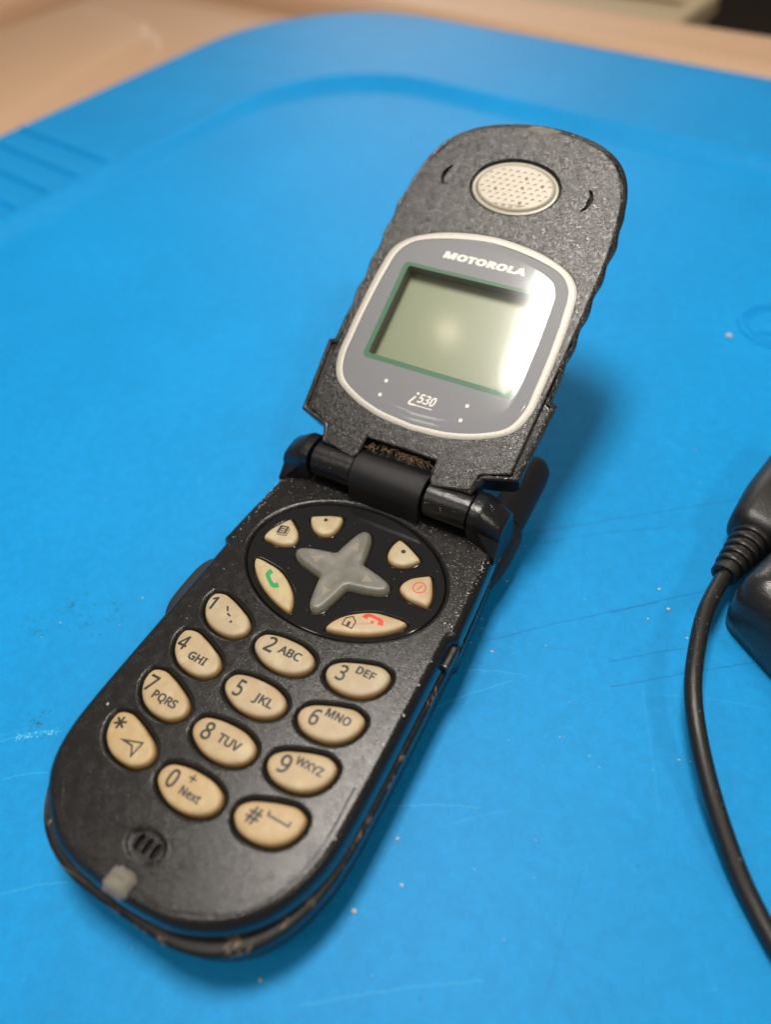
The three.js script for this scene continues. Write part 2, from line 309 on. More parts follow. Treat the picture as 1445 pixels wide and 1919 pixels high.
numKey(-1, 1, (g) => { label(g, '4', -18.5, -16.6, -46.2, 2.7); label(g, 'GHI', -15.2, -11.3, -47.1, 1.4); });
numKey(0, 1, (g) => { label(g, '5', -3.9, -2.1, -49.1, 3.0); label(g, 'JKL', 0.5, 4.0, -48.4, 1.5); });
numKey(1, 1, (g) => { label(g, '6', 10.6, 12.5, -47.5, 2.8); label(g, 'MNO', 12.7, 17.5, -45.05, 1.4); });
numKey(-1, 2, (g) => { label(g, '7', -18.6, -16.5, -55.4, 2.9); label(g, 'PQRS', -16.1, -10.8, -56.0, 1.4); });
numKey(0, 2, (g) => { label(g, '8', -4.2, -2.1, -57.8, 2.9); label(g, 'TUV', -0.9, 3.4, -57.1, 1.5); });
numKey(1, 2, (g) => { label(g, '9', 10.4, 12.6, -56.5, 2.9); label(g, 'WXYZ', 12.8, 17.8, -54.25, 1.3); });
numKey(-1, 3, (g) => { g.lineWidth = 0.42; for (let i = 0; i < 3; i++) { const t = i * Math.PI / 3 + 0.52; path(g, [[-17.5 - 1.15 * Math.cos(t), -62.1 - 1.15 * Math.sin(t)], [-17.5 + 1.15 * Math.cos(t), -62.1 + 1.15 * Math.sin(t)]]); g.stroke(); } g.lineWidth = 0.3; path(g, [[-14.9, -64.2], [-11.6, -63.1], [-11.9, -65.7], [-12.9, -64.3]], true); g.stroke(); });
numKey(0, 3, (g) => { label(g, '0', -4.3, -2.3, -66.75, 2.8); g.lineWidth = 0.28; path(g, [[-1.05, -63.9], [0.4, -63.9]]); g.stroke(); path(g, [[-0.33, -63.2], [-0.33, -64.6]]); g.stroke(); label(g, 'Next', -1.2, 2.8, -66.8, 1.25); });
numKey(1, 3, (g) => { label(g, '#', 10.5, 13.0, -65.3, 2.6); g.lineWidth = 0.32; path(g, [[13.6, -62.2], [13.6, -62.9], [17.4, -62.9], [17.4, -62.1]]); g.stroke(); });
// keys around the star
const NAV = {
  power: [[12, -17.1], [11.9, -15.8], [12.85, -14], [14.5, -12.7], [15.7, -11.95], [16.2, -11.95], [17.4, -13.7], [18.5, -16.1], [18.65, -17.8], [18.4, -18.35], [16.9, -18.5], [14.8, -18.5], [13, -17.9]],
  soft: [[6.5, -6.9], [7.1, -6.75], [8.6, -7.2], [10.7, -8.2], [12.3, -9.1], [12.65, -9.55], [11.8, -11], [10.2, -12.3], [8.3, -12.7], [6.7, -12], [6, -10.7], [5.9, -9], [6.2, -7.5]],
  call: [[3.85, -30.5], [4.1, -29.2], [5.5, -27.0], [7.9, -25.0], [10.6, -23.6], [13.8, -23.05], [16.3, -22.95], [16.95, -23.25], [16.4, -24.6], [14.2, -26.8], [11.4, -28.6], [8.1, -30.0], [5.3, -30.75], [4.2, -30.85]],
};
function navKey(pts, name, label_, tone, draw) { const o = ccw(spl(pts, 78, true)); const cx = o.reduce((a, p) => a + p[0], 0) / o.length, cy = o.reduce((a, p) => a + p[1], 0) / o.length; keys.push({ o, uv: keyCell(cx, cy, tone, draw), name, label: label_, nav: true }); }
navKey(flip(NAV.power), 'menu_key', 'cream key with a black page symbol', '#ae9f83', (g) => { g.save(); g.transform(1, -0.22, 0.12, 1, -15.9, 15.2); g.fillRect(-0.85, -1.1, 1.9, 2); g.fillStyle = '#ae9f83'; g.fillRect(-0.4, -0.75, 1.1, 0.28); g.fillRect(-0.4, -0.2, 1.1, 0.28); g.fillRect(-0.4, 0.33, 1.1, 0.26); g.lineWidth = 0.18; path(g, [[-0.6, -1.25], [1.35, -1.25], [1.35, 0.7]]); g.stroke(); g.restore(); });
navKey(flip(NAV.soft), 'soft_key', 'left cream key with a black dot', '#ad9d7f', (g) => { g.beginPath(); g.arc(-9.2, 9.1, 0.42, 0, 7); g.fill(); });
navKey(NAV.soft, 'soft_key', 'right cream key with a black dot', '#ad9d7e', (g) => { g.beginPath(); g.arc(8.8, 9.25, 0.45, 0, 7); g.fill(); });
navKey(NAV.power, 'power_key', 'cream key with a red power ring', '#b09878', (g) => { g.strokeStyle = '#c8402c'; g.lineWidth = 0.24; g.beginPath(); g.arc(15.45, 15.4, 1.18, 0, 7); g.stroke(); path(g, [[15.2, -16.0], [15.75, -14.75]]); g.stroke(); });
const handset = (g, x, y, a, s, col) => { g.save(); g.translate(x, -y); g.rotate(a); g.scale(s, s); g.fillStyle = col; g.beginPath(); g.moveTo(-2.45, 0.65); g.quadraticCurveTo(-2.35, -0.75, -1.2, -0.85); g.lineTo(1.2, -0.85); g.quadraticCurveTo(2.35, -0.75, 2.45, 0.65); g.lineTo(1.25, 0.75); g.lineTo(1.15, 0.0); g.quadraticCurveTo(0, -0.25, -1.15, 0.0); g.lineTo(-1.25, 0.75); g.closePath(); g.fill(); g.restore(); };
navKey(flip(NAV.call), 'call_key', 'cream key with a green handset', '#af9e77', (g) => handset(g, -10.9, -26.2, Math.PI + 0.62, 0.98, '#12934a'));
navKey(NAV.call, 'end_key', 'cream key with a black house and a red handset', '#b09978', (g) => { g.lineWidth = 0.22; path(g, [[6.4, -28.7], [6.4, -27.2], [7.4, -26.4], [8.45, -27.2], [8.45, -28.7]], true); g.stroke(); g.fillRect(7.15, 27.6, 0.55, 1.05); handset(g, 11.1, -25.2, 0.02, 0.88, '#cf3a2c'); g.fillStyle = '#cf3a2c'; g.fillRect(10.9, 25.6, 0.55, 0.5); });
const atlas = cTex(ac);
M.key = std({ map: atlas, roughness: 0.5, bumpMap: softTex, bumpScale: 0.00002 });

// outline of the keypad half at the height of its face (right half, from the tip to the hinge)
const halves = (r, l) => dense(ccw(dedupe(r.concat(l.slice().reverse()))), 1.2);
const Fd = halves([...spl([[0, -83], [5, -82.75], [10, -82.05], [15.3, -79.9], [19.6, -76.6], [22.6, -72.5], [24.5, -68], [25.5, -63.5], [25.8, -57], [25.7, -45], [25.4, -32], [25.25, -22.3]], 60), [26.3, -21.3], ...spl([[26.2, -20], [25.7, -12], [25, -3.2]], 10), [24.6, 0], [24.4, 7.6]],
  [...spl([[0, -83], [-5, -82.8], [-10, -82.3], [-14.7, -81], [-19.6, -77.7], [-22.7, -74.5], [-24.6, -71], [-25.7, -66], [-25.95, -60], [-25.75, -45], [-25.5, -32], [-25.3, -22.3]], 60), [-26.4, -21.3], ...spl([[-26.3, -20], [-25.8, -12], [-25, -3.2]], 10), [-24.6, 0], [-24.4, 7.6]]);
const Bd = halves([...spl([[0, -84.5], [5, -84.5], [9.5, -84.3], [13.5, -83.4], [17, -81.8], [20.3, -79.2], [22.8, -76], [24.7, -72.2], [26.1, -67.5], [26.8, -62.5], [27, -57], [26.9, -45], [26.6, -32], [26.4, -22.3]], 60), [26.9, -21.5], ...spl([[26.8, -20], [26.2, -12], [25.5, -3.2]], 10), [25.1, 0], [24.9, 7.9]],
  [...spl([[0, -84.5], [-5, -84.5], [-10, -84.2], [-13.7, -83.4], [-17.3, -82.1], [-20.8, -79.8], [-23.6, -76.5], [-25.7, -72], [-26.8, -66.5], [-27.1, -60], [-26.9, -45], [-26.6, -32], [-26.4, -22.3]], 60), [-26.9, -21.5], ...spl([[-26.8, -20], [-26.2, -12], [-25.5, -3.2]], 10), [-25.1, 0], [-24.9, 7.9]]);
const disc = ellipse(-0.1, -17.4, 20.75, 15.05, 120);
{
  const face = offset(Fd, -1.5);
  const dishes = keys.filter((k) => k.dish).map((k) => offset(k.o, 1.0));
  const mic = ellipse(-0.5, -75.3, 3.6, 2.5, 40);
  const faceGeo = [plate(face, [...dishes, offset(disc, 0.9), mic], 0)];
  keys.filter((k) => k.dish).forEach((k) => faceGeo.push(loft(k.o, [[1.0, 0], [0.88, -0.03], [0.66, -0.13], [0.45, -0.33], [0.24, -0.66], [0.18, -2]], { crease: 1 })));
  faceGeo.push(loft(disc, [[0.9, 0], [0.6, -0.05], [0.25, -0.3], [0.05, -0.75], [0, -2]], { crease: 1 }));
  faceGeo.push(loft(Fd, [[-1.5, 0], [-1.2, -0.06], [-0.7, -0.4], [-0.2, -1.0], [0.0, -1.6]], { crease: 0.9 }));
  add('keypad_plate', merge(faceGeo), M.facePlastic, phone);
  add('front_shell', loft(Fd, [[0.0, -1.6], [0.25, -2.4], [0.4, -3.6], [0.1, -4.1], [-0.6, -4.2], [-0.6, -5]], { crease: 0.5 }), M.sideGloss, phone);
  add('back_shell', loft(Bd, [[-0.5, -6.3], [-0.35, -8], [-0.45, -11], [-0.9, -14], [-2, -15.5], [-4.2, -15.98]], { capB: true, crease: 0.6 }), M.shell, phone);
  add('rim_bumper', loft(Bd, [[-3, -4.6], [-0.8, -4.5], [-0.25, -4.7], [0, -5.2], [-0.1, -6.0], [-0.5, -6.4]], { tile: 50, crease: 1 }), M.rim, phone);
  // fine raised line that follows the lower end, dipping round the latch
  const crease = new THREE.CatmullRomCurve3([[23.3, -53], [23.5, -60], [22.9, -66], [21.2, -71], [18, -75.6], [11.5, -79.3], [5.8, -80.9], [3, -80.4], [1.8, -79.0], [-4, -79.2], [-7.1, -80.8], [-11, -79.9], [-15.6, -77.6], [-19.5, -73.6]].map(([x, y]) => new THREE.Vector3(x, y, -0.05)));
  add('moulded_line', new THREE.TubeGeometry(crease, 140, 0.16, 6), M.facePlastic, phone);
  // microphone: sunk oval with a lumpy three-lobed grommet
  const slots = [-2.0, -0.42, 1.16].map((x, k) => ccw(spl([[x - 0.62, -75.2], [x - 0.45, -74.3 + 0.1 * k], [x + 0.1, -74.0], [x + 0.55, -74.5], [x + 0.6, -75.6], [x + 0.3, -76.4], [x - 0.2, -76.5], [x - 0.55, -76.0]], 32, true)));
  const inner = offset(mic, -0.7);
  add('microphone_rim', merge([loft(mic, [[0.45, 0.01], [0.25, 0.1], [0, -0.05], [-0.35, -0.45], [-0.7, -0.5]], { crease: 1 }), plate(inner, slots, -0.5), ...slots.map((o) => loft(o, [[0, -0.5], [-0.06, -0.42], [-0.14, -0.55], [-0.16, -1.5]], { crease: 0.8 }))]), M.facePlastic, phone);
  slots.forEach((o) => add('microphone_slot', plate(offset(o, 0.1), [], -1.45), M.dark, phone));
  // latch tab
  const tab = dense(ccw([[-2.5, -79.9], [-1.6, -79.4], [0.6, -79.4], [1.3, -80.0], [1.1, -82.0], [0.5, -82.5], [-2.2, -82.6], [-2.8, -82.0]]), 0.5).map(([x, y]) => [x + rr(-0.1, 0.1), y + rr(-0.1, 0.1)]);
  const tm = add('latch_tab', loft(tab, [[0.5, -0.6], [0.3, -0.1], [0, 0.4], [-0.35, 0.75], [-0.8, 0.92], [-1.2, 0.98]], { capB: true, crease: 1, tile: 6 }), M.latchGrey, phone); tm.userData.label = 'worn grey latch tab';
  // inner floor under keys and disc
  add('keypad_membrane', plate(offset(Fd, -2), [], -1.95), M.dark, phone);
}
{ // keys
  for (const k of keys) {
    const top = k.nav ? 0.35 : 0.3;
    const dome = [[-0.14, top - 0.62], [-0.2, top - 0.34], [-0.36, top - 0.14], [-0.62, top - 0.03]];
    const cx = k.o.reduce((a, p) => a + p[0], 0) / k.o.length, cy = k.o.reduce((a, p) => a + p[1], 0) / k.o.length;
    const rings = dome.map(([d, z]) => offset(k.o, d).map((p) => [p[0], p[1], z]));
    const last = rings[rings.length - 1];
    for (const [f, z] of [[0.86, top + 0.02], [0.6, top + 0.05], [0.25, top + 0.07]]) rings.push(last.map((p) => [cx + (p[0] - cx) * f, cy + (p[1] - cy) * f, z]));
    const g = planarUV(loftRings(rings, { capB: true, crease: 1.2 }), k.uv[0], k.uv[1]);
    const key = add(k.name, g, M.key, phone); if (k.label) key.userData.label = k.label;
    add('key_skirt', loft(k.o, [[-0.05, -1.9], [-0.06, top - 1.0], [-0.07, top - 0.8], [-0.1, top - 0.7], [-0.14, top - 0.62]], { crease: 1.2 }), M.amber, key, MP);
  }
  // glossy oval plate with raised collars round its keys
  const q = [[0, 10.3], [0.55, 10.2], [1.05, 9.8], [1.6, 8.9], [2.2, 6.9], [2.7, 4.7], [2.95, 3.35]];
  const quad = [...q, ...q.slice().reverse().map(([x, y]) => [y * 1.015, x])];
  const star = []; for (let i = 0; i < 4; i++) { const pts = i % 2 ? quad.map(([x, y]) => [x, y]).reverse() : quad; const sx = i === 1 || i === 2 ? 1 : -1, sy = i === 0 || i === 1 ? 1 : -1; void sx; void sy; pts.forEach(([x, y]) => { const s = [[1, 1], [1, -1], [-1, -1], [-1, 1]][i]; star.push([x * s[0] + 0.05, y * s[1] - 18.4]); }); }
  const so = dense(ccw(dedupe(star)), 0.45);
  const navs = keys.filter((k) => k.nav).map((k) => k.o);
  const pg = [plate(offset(disc, -0.35), [...navs.map((o) => offset(o, 0.6)), offset(so, 0.6)], -0.42), loft(disc, [[-0.35, -0.42], [-0.12, -0.5], [-0.03, -0.8], [-0.03, -1.9]], { crease: 1 })];
  [...navs, so].forEach((o) => pg.push(loft(o, [[0.6, -0.42], [0.52, -0.32], [0.4, -0.24], [0.3, -0.32], [0.22, -0.6], [0.18, -1.9]], { crease: 1.2 })));
  add('navigation_plate', merge(pg), M.gloss, phone);
  const [sc, sg] = canvas(512, 512); sg.fillStyle = '#67655c'; sg.fillRect(0, 0, 512, 512);
  for (let i = 0; i < 700; i++) { sg.fillStyle = rnd() < 0.5 ? 'rgba(165,170,160,0.07)' : 'rgba(85,92,85,0.06)'; sg.beginPath(); sg.arc(rnd() * 512, rnd() * 512, rr(2, 26), 0, 7); sg.fill(); }
  for (let i = 0; i < 60; i++) { sg.fillStyle = `rgba(70,66,55,${rr(0.2, 0.5)})`; sg.beginPath(); sg.arc(rnd() * 512, rnd() * 512, rr(0.5, 1.4), 0, 7); sg.fill(); }
  sg.translate(256, 256); sg.scale(512 / 24, 512 / 24); sg.fillStyle = '#857b6b';
  for (let i = 0; i < 4; i++) { sg.save(); sg.rotate(i * Math.PI / 2); path(sg, [[0, 7.0], [0.95, 5.0], [-0.95, 5.0]], true); sg.fill(); sg.restore(); }
  M.greyKey = std({ map: cTex(sc), roughness: 0.42 });
  const rings = [[-0.12, 0.35], [-0.35, 0.72], [-0.7, 0.9], [-1.1, 0.92]].map(([d, z]) => offset(so, d).map((p) => [p[0], p[1], z]));
  const last = rings[3]; for (const [f, z] of [[0.75, 0.86], [0.45, 0.8], [0.2, 0.78]]) rings.push(last.map((p) => [0.05 + (p[0] - 0.05) * f, -18.4 + (p[1] + 18.4) * f, z]));
  const sk = add('direction_key', planarUV(loftRings(rings, { capB: true, crease: 1.2 }), (x) => (x - 0.05) / 24 + 0.5, (x, y) => (y + 18.4) / 24 + 0.5), M.greyKey, phone);
  sk.userData.label = 'grey four-pointed star direction key';
  add('key_skirt', loft(so, [[0, -1.9], [-0.02, 0.1], [-0.12, 0.35]], { crease: 1.2 }), M.greyKeySide, sk);
}

// ───────── hinge
const AY = 3.0, AZ = 3.75;
{
  for (const s of [-1, 1]) {
    const st = [[18.35, 1], [19.2, 1.0], [20.2, 1.0], [20.7, 0.985], [24.3, 0.69], [24.75, 0.64], [25.05, 0.58], [25.15, 0.5]];
    const rings = st.map(([x, k]) => {
      const pts = [], r = 4.25, n = 22; const yb = -0.9 - (x - 18.35) * 0.33;
      pts.push([s * x, yb, -2]); pts.push([s * x, yb + 0.15, -0.1]);
      for (let i = 0; i <= n; i++) { const t = Math.PI * (1 - i / n); pts.push([s * x, AY + r * Math.sign(Math.cos(t)) * Math.abs(Math.cos(t)) ** 0.75 * (0.6 + 0.4 * k), Math.max(0.0, AZ * k + r * Math.abs(Math.sin(t)) ** 0.75 * k)]); }
      pts.push([s * x, 7.4, -2]); pts.push([s * x, 7.4, -8]);
      return pts;
    });
    const lug = loftRings(rings, { closed: false, crease: 0.35 });
    const cap = new THREE.Shape(rings[0].map((p) => new THREE.Vector2(p[1], p[2]))); const cg = new THREE.ShapeGeometry(cap); cg.applyMatrix4(new THREE.Matrix4().set(0, 0, 1, s * 18.35, 1, 0, 0, 0, 0, 1, 0, 0, 0, 0, 0, 1));
    const cap2 = new THREE.ShapeGeometry(new THREE.Shape(rings[7].map((p) => new THREE.Vector2(p[1], p[2])))); cap2.applyMatrix4(new THREE.Matrix4().set(0, 0, 1, s * 25.15, 1, 0, 0, 0, 0, 1, 0, 0, 0, 0, 0, 1));
    add('hinge_lug', merge([lug, cg, cap2]), M.hinge, phone);
    add('lid_knuckle', xAxisCyl(3.85, Math.min(s * 8.35, s * 17.9), Math.max(s * 8.35, s * 17.9), AY, AZ), M.hinge, phone);
  }
  // middle barrel with the ramp that runs down to the keypad face
  const prof = [[-1.75, -2], [-1.55, -0.2]]; for (let i = 0; i <= 30; i++) { const t = Math.PI * (1 - i / 30); prof.push([AY + 4.5 * Math.cos(t), AZ + 0.05 + 4.5 * Math.sin(t)]); } prof.push([7.3, -2]);
  const sh = new THREE.Shape(prof.map(V2));
  const eg = new THREE.ExtrudeGeometry(sh, { depth: 15.5, bevelEnabled: true, bevelSize: 0.25, bevelThickness: 0.25, bevelSegments: 2, curveSegments: 4 });
  eg.applyMatrix4(new THREE.Matrix4().set(0, 0, 1, -7.75, 1, 0, 0, 0, 0, 1, 0, 0, 0, 0, 0, 1));
  add('hinge_barrel', toCreasedNormals(eg, 0.5), M.hinge, phone);
}

// ───────── the flip: textured plate in a wavy outer shell
const lid = new THREE.Group(); lid.name = 'flip_cover'; phone.add(lid);
const wave = (v) => 24.65 + 0.24 * Math.cos(2 * Math.PI * (v - 52.5) / 7.6) * Math.min(1, Math.max(0, (v - 28) / 6)) * Math.min(1, Math.max(0, (68 - v) / 8));
const topArc = spl([[24.0, 66.5], [22.5, 72.8], [20.8, 76.3], [18.3, 79.2], [14.5, 81.7], [9.9, 83.3], [4.5, 84.3], [0, 84.6]], 44);
const sideR = Array.from({ length: 46 }, (_, i) => { const v = 25.2 + i * 0.9; return [wave(v) - Math.max(0, (v - 60)) * 0.11, v]; }).filter((p) => p[1] < 66);
const shellO = mirror([[0, 6.8], [7.9, 6.7], [8.25, 3.4], [8.5, 2.2], [17.1, 2.5], [18.2, 6.1], [24.8, 8.0], [26.0, 24.7], ...sideR, ...topArc]);
const plateO = mirror([[0, 6.75], [7.85, 6.65], [8.15, 2.6], [9, 1.5], [12.5, 2.2], [16.6, 3.1], [17.2, 6.7], [22.8, 8.7], [23.4, 25], ...spl([[23.75, 34], [24.0, 46], [24.0, 56], [23.2, 65], [21.5, 72.2], [18, 78], [14.2, 80.7], [9, 82.5], [4, 83.3], [0, 83.6]], 50)]);
{
  const so = dense(shellO, 1.4), po = dense(plateO, 1.4);
  const back = [[-2.6, -1.0], [-0.95, -1.0], [-0.9, -0.3], [-0.4, -0.12], [-0.05, -0.4], [0, -0.9], [-0.15, -1.8], [-1.2, -4.4], [-2.4, -6.6], [-4.2, -7.8]].map(([d, z]) => offset(so, d).map((p, i) => { const q = so[i], t = z > -1.5 ? 1 : Math.max(0, Math.min(1, (q[1] - 8.5) / 7)); return [q[0] + (p[0] - q[0]) * (0.35 + 0.65 * t), q[1] + (p[1] - q[1]) * t, z]; }));
  add('lid_shell', loftRings(back, { capB: true, crease: 0.7 }), M.lidPlastic, lid, ML);
  const spk = ellipse(-0.4, 68.6, 9.7, 6.5, 96);
  const ringR = [[0, 10.9], [8, 11.6], [15.4, 13.9], [20.1, 16.9], [22.0, 21.4], [22.3, 27.4], [22.25, 36], [21.8, 44], [20.9, 48.8], [18.2, 51.9], [12.3, 54.6], [4.6, 56.1], [0, 56.4]];
  const ringO = mirror(spl(ringR, 80));
  const arcs = [1, -1].map((s) => { const o = []; for (let i = 0; i <= 14; i++) { const t = (-47 + 94 * i / 14) * Math.PI / 180; o.push([s * (13.0 + 4.1 * Math.cos(t)) - 0.4, 68.6 + 3.6 * Math.sin(t)]); } for (let i = 14; i >= 0; i--) { const t = (-47 + 94 * i / 14) * Math.PI / 180, k = 0.75 - 0.5 * Math.cos(t); void k; o.push([s * (13.0 + (2.95 + 0.6 * Math.abs(Math.sin(t))) * Math.cos(t)) - 0.4, 68.6 + 3.35 * Math.sin(t)]); } return ccw(o); });
  const fg = [plate(offset(po, -0.35), [offset(spk, 0.5), offset(ringO, 0.1), ...arcs], 0, 9.5), loft(po, [[-0.35, 0], [-0.08, -0.1], [0, -0.35], [0, -1.2]], { crease: 0.8, tile: 9.5 }), loft(spk, [[0.5, 0], [0.3, -0.08], [0.1, -0.35], [0.05, -2]], { crease: 1, tile: 16 })];
  arcs.forEach((a) => fg.push(loft(a, [[0, 0], [-0.05, -0.15], [-0.1, -1.0]], { crease: 0.6, tile: 16 })));
  add('lid_plate', merge(fg), M.lidPlastic, lid, ML);
  arcs.forEach((a) => add('slot_floor', plate(offset(a, 0.3), [], -0.85), M.dark, lid, ML));
  // rubber bumps along both flanks of the shell are part of its outline; pale chip at the top
  const chip = dense(ccw([[-3.6, 83.2], [-2.2, 82.5], [0.2, 82.3], [2.4, 82.6], [4.2, 83.4], [1.6, 83.9], [-1.6, 83.95]]), 0.4).map(([x, y]) => [x + rr(-0.15, 0.15), y + rr(-0.15, 0.15)]);
  add('worn_chip', loft(chip, [[0.1, -0.1], [-0.05, 0.05], [-0.25, 0.07]], { capB: true, tile: 6 }), M.latchGrey, lid, ML);

  // earpiece
  const ear = new THREE.Group(); ear.name = 'earpiece'; lid.add(ear);
  const grille = ellipse(-0.35, 68.7, 8.55, 5.55, 80), holes = [];
  for (let j = -4; j <= 4; j++) for (let i = -7; i <= 7; i++) { const x = -0.35 + (i + (j & 1) * 0.5) * 1.62, y = 68.8 + j * 1.18 + 0.0 * i; if (((x + 0.35) / 7.6) ** 2 + ((y - 68.7) / 4.75) ** 2 < 1) holes.push([x, y]); }
  const gg = [plate(offset(grille, -0.5), holes.map(([x, y]) => ellipse(x, y, 0.42, 0.42, 12)), -0.15), loft(grille, [[-0.5, -0.15], [-0.15, -0.25], [0, -0.6], [0, -1.2]], { crease: 1 })];
  holes.forEach(([x, y]) => gg.push(loft(ellipse(x, y, 0.42, 0.42, 12), [[0, -0.15], [-0.08, -0.24], [-0.14, -0.34]], { crease: 1.2 })));
  add('earpiece_grille', merge(gg), M.cream, ear, ML);
  add('earpiece_backing', plate(offset(grille, -0.3), [], -0.33), M.cream, ear, ML);
  add('earpiece_gasket', loft(spk, [[-0.05, -0.9], [-0.15, -0.45], [-0.5, -0.35], [-0.95, -0.45], [-1.1, -0.8]], { crease: 1 }), M.clearEdge, ear, ML);
  add('earpiece_well', plate(offset(spk, 0.3), [], -1.25), M.dark, ear, ML);
  const dirt = []; for (const [i, r] of [[7, 0.3], [20, 0.34], [33, 0.32], [45, 0.3], [52, 0.3]]) { const h = holes[i % holes.length], s = new THREE.SphereGeometry(r, 10, 8); s.scale(1, 1, 0.4); s.translate(h[0], h[1], -0.28); dirt.push(s); }
  const dm = add('dirt_specks', merge(dirt), M.creamDark, ear, ML); dm.userData.kind = 'stuff';

  // display
  const dis = new THREE.Group(); dis.name = 'display'; lid.add(dis);
  const ringI = mirror(spl([[0, 12.1], [8, 12.9], [14.55, 14.9], [18.7, 17.45], [20.45, 21.45], [20.75, 27.4], [20.65, 36], [20.15, 43.1], [19.3, 48.15], [16.75, 51.2], [11.1, 53.3], [3.8, 54.6], [0, 54.9]], 80));
  const rg = [ringO, offset(ringO, -0.25), offset(ringI, 0.2), ringI, ringI].map((o, i) => o.map((p) => [p[0], p[1], [-0.1, 0.06, 0.06, 0.02, -0.6][i]]));
  add('display_bezel', planarUV(loftRings(rg, { crease: 0.8 }), (x) => x / 9, (x, y) => y / 9), M.silver, dis, ML);
  // printed mask: grey with a green frame, maker's name, model number and dots
  const W0 = [[-15.75, 24.2], [15.9, 24.2], [16.0, 45.7], [-15.6, 45.6]];
  const win = (() => { const o = [], r = 0.5; W0.forEach(([x, y], i) => { const sx = i === 0 || i === 3 ? 1 : -1, sy = i < 2 ? 1 : -1, a0 = [180, 270, 0, 90][i]; for (let k = 0; k <= 4; k++) { const t = (a0 + 22.5 * k) * Math.PI / 180; o.push([x + sx * r + r * Math.cos(t), y + sy * r + r * Math.sin(t)]); } }); return ccw(o); })();
  const PX = 24, [mc, mg] = canvas(46 * PX, 46 * PX);
  mg.fillStyle = '#74767b'; mg.fillRect(0, 0, 46 * PX, 46 * PX);
  mg.scale(PX, PX); mg.translate(23, 56); // canvas y = -v
  mg.fillStyle = '#33664a'; mg.beginPath(); mg.roundRect(-16.8, -46.45, 33.75, 23.4, 1.1); mg.fill();
  mg.fillStyle = '#e6e1d8';
  mg.save(); mg.font = 'bold 100px sans-serif'; const wM = mg.measureText('MOTOROLA').width; mg.translate(-9.2, -49.35); mg.transform(1, 0, -0.18, 1, 0, 0); mg.scale(18.5 / wM, 1.42 / 71); mg.lineWidth = 9; mg.strokeStyle = '#e6e1d8'; mg.fillText('MOTOROLA', 0, 0); mg.strokeText('MOTOROLA', 0, 0); mg.restore();
  mg.save(); mg.translate(-1.15, -16.9); mg.transform(1, 0, -0.2, 1, 0, 0); mg.font = 'bold 100px sans-serif'; mg.scale(3.9 / mg.measureText('530').width, 2.0 / 71); mg.fillText('530', 0, 0); mg.restore();
  mg.lineWidth = 0.42; mg.strokeStyle = '#e6e1d8'; mg.lineCap = 'round'; mg.beginPath(); mg.moveTo(-1.75, -17.9); mg.lineTo(-2.5, -16.6); mg.quadraticCurveTo(-2.7, -16.1, -2.0, -16.15); mg.lineTo(-1.2, -16.2); mg.stroke(); mg.lineWidth = 0.22; mg.beginPath(); mg.moveTo(-2.2, -16.15); mg.lineTo(2.6, -16.3); mg.stroke();
  mg.beginPath(); mg.arc(-1.45, -18.75, 0.32, 0, 7); mg.fill();
  for (const [x, y] of [[-9.2, 19.35], [-9.2, 16.1], [9.3, 19.3], [9.2, 16.05]]) { mg.beginPath(); mg.arc(x, -y, 0.42, 0, 7); mg.fill(); }
  M.print = std({ map: cTex(mc), roughness: 0.5 });
  add('display_mask', planarUV(plate(ringI, [win], -0.12), (x) => (x + 23) / 46, (x, y) => (y - 10) / 46), M.print, dis, ML);
  add('window_wall', loft(win, [[0, -0.12], [0.3, -0.2], [0.35, -3.3]], {}), M.lcdFrame, dis, ML);
  add('liquid_crystal_panel', plate(offset(win, 0.3), [], -3.25), M.lcd, dis, ML);
  const lensO = mirror(spl([[0, 14], [8, 14.8], [13.4, 16.6], [17.0, 19.0], [18.2, 22.5], [18.5, 28], [18.4, 36], [18.1, 42.5], [17.6, 46.4], [15.6, 49.3], [10.6, 51.4], [3.8, 52.6], [0, 52.9]], 80));
  const lr = [ringI.map((p) => [p[0], p[1], 0.02]), offset(ringI, -0.15).map((p) => [p[0], p[1], 0.3]), offset(ringI, -0.7).map((p) => [p[0], p[1], 0.42]), offset(lensO, 0.35).map((p) => [p[0], p[1], 0.72]), lensO.map((p) => [p[0], p[1], 0.88]), offset(lensO, -0.5).map((p) => [p[0], p[1], 0.92])];
  add('display_lens', loftRings(lr, { capB: true, crease: 1 }), M.lens, dis, ML);
}
add('hinge_cover', plate(ccw([[-9.5, 0.5], [9.5, 0.5], [9.5, 9], [-9.5, 9]]), [], -3.2), M.dark, lid, ML);
{ // lint caught in the gap above the middle barrel
  const fib = [];
  for (let i = 0; i < 80; i++) {
    const x = rr(-7.4, 7.4), y = rr(5.2, 6.7), l = rr(0.7, 2.4), a = rr(-2.6, -0.5);
    const c = new THREE.CatmullRomCurve3([0, 0.5, 1].map((t) => new THREE.Vector3(x + l * t * Math.cos(a) + rr(-0.25, 0.25), y + l * t * Math.sin(a) * 0.7 + rr(-0.2, 0.2), -1.4 + t * rr(0, 1.2))));
    fib.push(new THREE.TubeGeometry(c, 5, rr(0.03, 0.06), 4));
  }
  const m = add('lint_fibres', merge(fib), M.lint, lid, ML); m.userData.kind = 'stuff';
}

